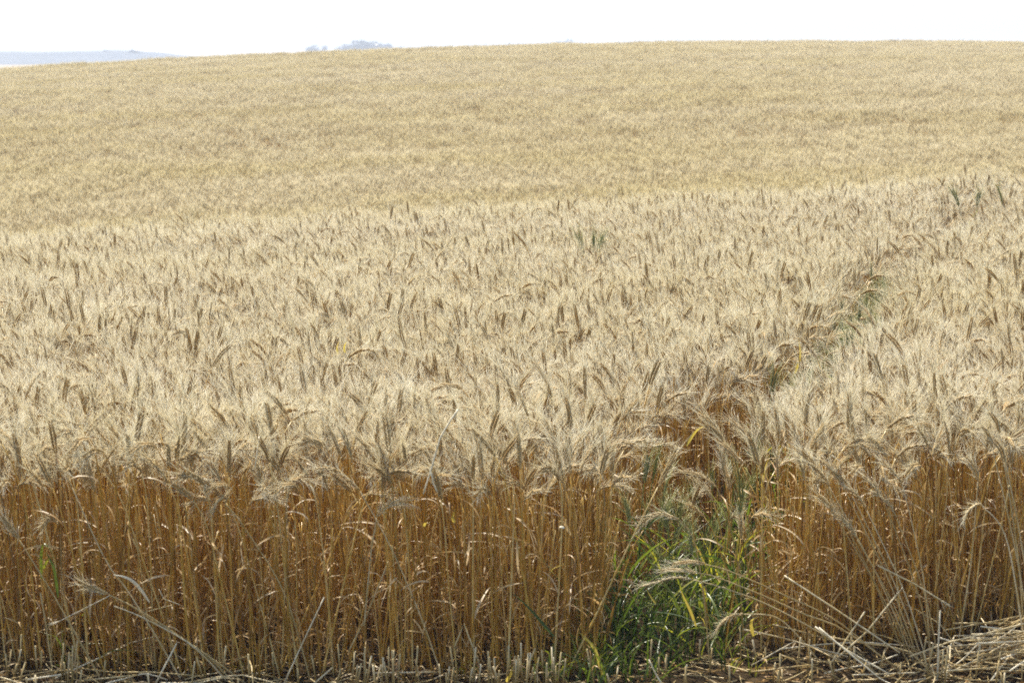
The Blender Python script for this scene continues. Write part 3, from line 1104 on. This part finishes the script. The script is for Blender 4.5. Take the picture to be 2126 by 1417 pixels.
S('bent straw folded into a sharp peak above the stubble', [(941, 1349), (963, 1294), (997, 1382)], 7.62, 7.6, tint=.65)
S('white forked straw hanging from the ears over the cut edge', [(951, 850), (935, 873), (914, 908), (894, 977), (879, 1025)], 7.54, 7.48, tint=1.3, r=.0036)  # tint pushed past the pale end to stand in for sunlight
S('white splinter hanging beside the fork of the hanging straw', [(895, 980), (899, 1000), (907, 1021)], 7.49, 7.48, tint=1.3, r=.003)  # same painted sunlight in the tint as the straw it hangs by
S('short white straw standing on end among the first ears', [(529, 974), (538, 905)], 7.6, 7.65, tint=1.05, r=.0025)
S('white straw lying on the ears above the heap side', [(1960, 806), (2010, 818), (2066, 831)], 8.7, 8.55, tint=1.1, r=.003)
S('thin pale straw lying across the ears near the far bank', [(1770, 905), (1850, 890), (1950, 868)], 8.0, 7.95, tint=.8, r=.002)
S('long pale straw sloping across the sheaf down to the ground', [(1628, 1194), (1741, 1268), (1868, 1354)], 7.75, 7.6, tint=.7)
S('pale straw with a frayed broom end in front of the sheaf', [(1822, 1173), (1900, 1212), (1958, 1248)], 7.8, 7.7, tint=.9, fray=7)
S('straw standing bolt upright between sheaf and heap', [(1946, 1412), (1948, 1340), (1952, 1266)], 7.6, 7.62, tint=.85)
S('thick tan straw sloping up to the foot of the sheaf', [(1723, 1379), (1755, 1330), (1796, 1268)], 7.62, 7.66, tint=.6, r=.0036)
S('tan straw with split end beside the thick one', [(1735, 1368), (1800, 1310), (1862, 1233)], 7.66, 7.7, tint=.55, fray=3)
S('long grey straw arching up on to the heap', [(1889, 1362), (1970, 1332), (2052, 1313), (2140, 1290)], 7.62, 7.62, tint=.75)
S('white straw running down to the foot of the sheaf', [(1700, 1302), (1745, 1340), (1830, 1410)], 7.6, 7.52, tint=.95)
S('second white straw running down beside the first', [(1692, 1300), (1760, 1350), (1846, 1398)], 7.62, 7.55, tint=.9)
S('grey straw lying level under the sheaf', [(1770, 1400), (1830, 1398), (1900, 1395)], 7.52, 7.54, tint=.7, r=.0024)
S('white stub of straw pushing out of the dark green grass', [(1374, 1420), (1360, 1395), (1347, 1368)], 7.46, 7.5, tint=1.1, r=.003)
S('straw arching over the gap mouth beside the sunny bank', [(1560, 1380), (1650, 1330), (1760, 1362)], 7.66, 7.6, tint=.65, r=.002)
S('fine straw crossing the stems low behind the bundle', [(300, 1270), (330, 1262), (359, 1255)], 7.62, 7.6, tint=.75, r=.0018)
S('zigzag broken straw hung on the bundle', [(330, 1222), (340, 1242), (372, 1254)], 7.58, 7.56, tint=.9, r=.0018)
S('tan stalk stump leaning at the far corner', [(112, 1415), (96, 1300), (84, 1230)], 7.62, 7.66, tint=.55, r=.003)
S('golden straw leaning the opposite way at mid edge', [(722, 1355), (760, 1280), (806, 1165)], 7.68, 7.68, tint=.5)


def leaf_thing(label, px_pts, d, mat, w=.012, tint=.5, cat='leaf', name='leaf_blade', stalk=True):
    pts = smooth([at(a, b, d) for a, b in px_pts], 10)
    o, q = centred(pts)
    ws = [w * max(.15, min(1, .5 + 2.5 * i / 9) * (1 - (i / 9) ** 2.5)) for i in range(10)]
    a0 = random.uniform(-.5, .5)
    sd = [np.array([math.cos(a0 + .1 * i), math.sin(a0 + .1 * i), .25]) for i in range(10)]
    mb = MB()
    mb.blade(q, ws, sd, mat, tint, fold=.18)
    ob = link(name, mb.mesh(name), None, o)
    tag(ob, label, cat)
    return ob


LF = leaf_thing
LF('yellow blade standing up in the middle of the green strip', [(1445, 1300), (1430, 1260), (1412, 1222)], 7.64, M['yellow'], .012)
LF('small yellow blade under the lowest fallen ear', [(1362, 1252), (1350, 1235), (1342, 1220)], 7.66, M['yellow'], .009)
LF('yellow blade hanging among the stems before the green strip', [(1170, 1170), (1145, 1182), (1155, 1195)], 7.68, M['yellow'], .010)
LF('yellow blade at the gap mouth with a browned tip', [(1250, 1400), (1235, 1345), (1203, 1312)], 7.58, M['yellow'], .014, .8)
LF('short broad yellow leaf in the stubble', [(1052, 1415), (1062, 1398), (1064, 1380)], 7.5, M['yellow'], .022, .6)
LF('yellow leaf twist caught on the stems beneath the forked straw', [(945, 1085), (940, 1075), (946, 1055)], 7.66, M['yellow'], .012)
LF('tiny bright yellow leaf curl on the stems near the hooked ear', [(880, 1092), (884, 1086), (892, 1084)], 7.66, M['yellow'], .012)
LF('bright yellow blade pair alone in the ripe ears', [(702, 735), (700, 722), (704, 708)], 10.4, M['yellow'], .013)
LF('bright yellow blade leaning beside the first in the ripe ears', [(716, 732), (715, 720), (720, 708)], 10.4, M['yellow'], .012)
LF('yellow streaked blade high at the upper gap hollow', [(1650, 775), (1662, 740), (1658, 700)], 10.2, M['yellow'], .014)
LF('yellow blade fluttering at the top of the shaded bank', [(1425, 925), (1445, 895), (1470, 880)], 8.6, M['yellow'], .012)
LF('yellow blade sunlit at the lower sunny bank', [(1564, 1320), (1560, 1290), (1576, 1280)], 7.7, M['yellow'], .014)
LF('yellow blade standing on the upper sunny bank', [(1582, 1010), (1588, 975), (1598, 945)], 8.0, M['yellow'], .011)
LF('green blade of the weed folded over at its bend', [(86, 1200), (86, 1150), (92, 1128), (110, 1150)], 7.6, M['green'], .013, .4)
LF('lime green blade tip of the weed pointing sideways', [(90, 1180), (100, 1162), (122, 1152)], 7.6, M['green'], .011, .95)
LF('dark green blade of the weed leaning low', [(120, 1240), (112, 1180), (95, 1145)], 7.62, M['green'], .012, .3)
LF('long dark green blade slanting before the gap mouth', [(1150, 1320), (1100, 1262), (1062, 1228)], 7.6, M['green'], .013, .2)
LF('curled white dead leaf on the lower stems beside the bundle', [(310, 1250), (285, 1215), (262, 1198), (235, 1192)], 7.6, M['straw'], .014, 1.0)
LF('brown curled dead leaf hanging on mid edge stems', [(1185, 1110), (1172, 1085), (1162, 1080)], 7.68, M['leaf'], .012, .8)
LF('dead leaf curl shining pale under the forked straw', [(1172, 1095), (1162, 1092), (1160, 1100)], 7.64, M['straw'], .012, .9)


# ------------------------------------------------------------------ grass tufts at the gap mouth
def tuft_mb(n, h, w, tint, spread=.10):
    mb = MB()
    for k in range(n):
        b = dry_leaf_mb((random.gauss(0, spread * .4), random.gauss(0, spread * .4), 0), None, tint + random.uniform(-.25, .25), M['green'], L=h * random.uniform(.6, 1.15),
                        w=w * random.uniform(.7, 1.2), droop=random.uniform(.3, 1.7), n=9, twist=.7, tip_tint=.25, up=random.uniform(.05, .6))
        mb.merge(b)
    return mb


for (px, py, n, h, w, tn, lab) in (  # strip tufts: shade painted into the tint, darkest by the shaded bank
    (1235, 1420, 18, .24, .012, .55, 'broad-bladed grass tuft at the near side of the gap mouth'),
    (1180, 1400, 12, .17, .010, .55, 'sparse grass tuft between stubble and green strip'),
    (1275, 1395, 18, .26, .010, .35, 'tall bluish grass tuft in the middle of the gap mouth'),
    (1330, 1410, 18, .24, .009, .25, 'dark grass tuft around the white straw stub'),
    (1400, 1390, 12, .28, .009, .15, 'dark tall grass tuft under the lowest fallen ear'),
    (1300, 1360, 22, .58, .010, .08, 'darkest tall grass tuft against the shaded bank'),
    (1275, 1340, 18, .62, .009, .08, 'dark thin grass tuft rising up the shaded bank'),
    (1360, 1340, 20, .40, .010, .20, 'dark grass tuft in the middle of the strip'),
    (1440, 1350, 11, .38, .010, .35, 'lit grass tuft near the standing yellow blade'),
    (1490, 1360, 14, .32, .010, .50, 'yellow-green grass tuft at the foot of the sunny bank'),
    (1460, 1300, 14, .60, .010, .70, 'tall lit grass tuft under the topmost fallen ear'),
    (1500, 1280, 16, .60, .011, .75, 'yellow-green tall tuft on the sunny bank'),
    (1150, 1412, 14, .16, .013, .50, 'wide drooping grass tuft where the strip spills into the stubble'),
    (1205, 1375, 14, .22, .011, .30, 'leaning dark tuft between the wide drooping one and the shaded bank'),
    (1095, 1408, 9, .12, .011, .55, 'outermost small tuft where the strip spills into the stubble'),
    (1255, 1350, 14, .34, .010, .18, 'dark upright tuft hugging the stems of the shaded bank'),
    (1110, 1330, 7, .20, .011, .35, 'small leaning tuft before the stems near the gap'),
    (965, 1398, 9, .08, .012, .60, 'small bright green weed tuft in the stubble'),
    (520, 1392, 5, .09, .009, .45, 'tiny green tuft under the stems by the white straw'),
    (130, 1340, 7, .30, .008, .45, 'thin green shoots under the green-leaved weed'),
    (150, 1400, 6, .34, .007, .45, 'thin green shoots at the foot of the bundle'),
    (1540, 1390, 8, .14, .009, .45, 'short green tuft in the stubble of the sunny bank'),
):
    q = on(px, py, 0)
    ob = link('grass_tuft', tuft_mb(n, h, w, tn).mesh('grass_tuft'), None, (q[0], q[1], float(ground(q[0], q[1])) - .01))
    tag(ob, lab, 'grass')

# ------------------------------------------------------------------ stubble, loose straw, straw heap
stub_meshes = []
for k in range(10):
    h = random.uniform(.09, .17)
    mb = MB()
    a = random.uniform(0, 6.28)
    ln = random.uniform(0, .02)
    mb.tube([(0, 0, -.01), (math.cos(a) * ln * .4, math.sin(a) * ln * .4, h * .5), (math.cos(a) * ln, math.sin(a) * ln, h)], [.0038, .0036, .0035], 6, M['straw'], np.array([-.1, .2, .6]))
    if k % 2:
        mb.merge(dry_leaf_mb((0, 0, h * .45), None, .7, M['leaf'], L=.07, w=.008, droop=2.4, n=6))
    stub_meshes.append((mb.mesh('stubble_stalk'), h))


def stub_zone(x, y):
    return ('in the first corner under the weed' if x < -1.55 else 'under the crossing bundle' if x < -.75 else 'in the thick row before the cut edge' if x < .15 else 'at the gap mouth'
            if x < .75 else 'under the sheaf' if x < 1.5 else 'around the straw heap')


for k in range(200):
    r = random.random()
    if r < .16:
        X, Y = random.uniform(-2.05, -1.6), random.uniform(7.45, 7.95)
    elif r < .55:
        X, Y = random.uniform(-.62, .18), random.choice([7.50, 7.56, 7.63]) + random.gauss(0, .02)
    elif r < .82:
        X, Y = random.uniform(.55, 2.2), random.uniform(7.45, 7.95)
    else:
        X, Y = random.uniform(-1.6, 2.3), random.uniform(7.42, 7.66)
    if Y > float(front(X)) - .03:
        continue
    me, h = random.choice(stub_meshes)
    lean = random.gauss(0, .1)
    sz = random.uniform(.75, 1.1)
    ob = link('stubble_stalk', me, None, (X, Y, float(ground(X, Y))))
    ob.rotation_euler = (random.gauss(0, .1), lean, random.uniform(0, 6.28))
    ob.scale = (1, 1, sz)
    kind = ('stub with leaf shred' if me.name.endswith(('1', '3', '5', '7', '9')) else 'bare stub')
    word = 'tall' if h * sz > .135 else 'short' if h * sz < .1 else 'middling'
    tag(ob, '%s cut %s standing %s' % (word, kind, stub_zone(X, Y)), 'stubble', 'cut stubble ' + stub_zone(X, Y))

straw_meshes = []
for k in range(12):
    L_ = random.uniform(.18, .62)
    mb = MB()
    b = random.uniform(-.1, .1) * L_ * 2
    pts = smooth([(-L_ / 2, 0, 0), (-L_ / 6, b * .5, b * .3), (L_ / 6, b, b * .4), (L_ / 2, 0, 0)], 7)
    mb.tube(pts, np.linspace(.0036, .0024, 7), 6, M['straw'], random.uniform(.05, .85) + np.array([0, 0, -.2, 0, 0, 0, .1]))
    straw_meshes.append((mb.mesh('loose_straw'), L_))


def heap_h(x, y):
    return .17 * math.exp(-((x - 2.22) / .33) ** 2 - ((y - 7.78) / .22) ** 2)


for k in range(125):
    me, L_ = random.choice(straw_meshes)
    if k < 85:
        X, Y = random.gauss(2.2, .18), random.gauss(7.76, .13)
        Z = heap_h(X, Y) * random.uniform(.55, 1.1) + .01
        zone = 'on top of the straw heap' if Z > .1 else 'on the slope of the straw heap' if Z > .05 else 'at the foot of the straw heap'
    elif k < 105:
        X, Y = random.uniform(1.0, 2.2), random.uniform(7.42, 7.9)
        Z = heap_h(X, Y) + .03 + random.random() * .07
        zone = 'scattered between sheaf and stubble'
    else:
        X, Y = random.uniform(-2.1, .3), random.uniform(7.42, 7.72)
        Z = .012 + random.random() * .03
        zone = 'lying along the foot of the cut edge'
    ob = link('loose_straw', me, None, (X, Y, float(ground(X, Y)) + Z))
    rz_ = random.gauss(.1, .55) if random.random() < .7 else random.uniform(0, 3.14)
    ob.rotation_euler = (random.uniform(0, 6.28), random.gauss(0, .16 if k < 85 else .34 if k < 105 else .06), rz_)
    tag(ob, '%s %s straw %s' % ('long' if L_ > .45 else 'short' if L_ < .30 else 'medium', 'level' if abs(rz_) < .4 else 'crosswise', zone), 'straw', 'loose straw ' + zone)

lit = MB()
for k in range(1900):
    if k < 260:
        X, Y = random.gauss(2.16, .22), random.gauss(7.78, .14)
        Z = heap_h(X, Y) * random.uniform(.05, .9)
    else:
        X, Y = random.uniform(-3.0, 3.2), random.uniform(6.6, 8.0)
        Z = heap_h(X, Y) * .9
    Z += float(ground(X, Y)) + .004 + random.random() * .018
    L_ = random.uniform(.03, .2)
    a, tl = random.uniform(0, 6.28), random.gauss(0, .12)
    d = np.array([math.cos(a) * math.cos(tl), math.sin(a) * math.cos(tl), math.sin(tl)]) * L_ / 2
    c = np.array([X, Y, Z])
    lit.tube([c - d, c + rng.normal(size=3) * .004, c + d], [.003, .0028, .0024], 4, M['straw'], random.uniform(-.3, .5), cap=False)
for k in range(900):
    X, Y = random.uniform(-2.6, 2.7), random.uniform(7.3, 7.95)
    lit.merge(dry_leaf_mb((X, Y, float(ground(X, Y)) + heap_h(X, Y) * .9 + .004), None, random.uniform(-.4, .5), M['leaf'], L=random.uniform(.03, .1), w=random.uniform(.006, .012),
                          droop=random.uniform(-.5, 1.5), n=5, twist=5, up=1.5))
lo = link('straw', lit.mesh('straw'))
lo['kind'] = 'stuff'
lo['label'] = 'chopped straw litter on the bare soil'
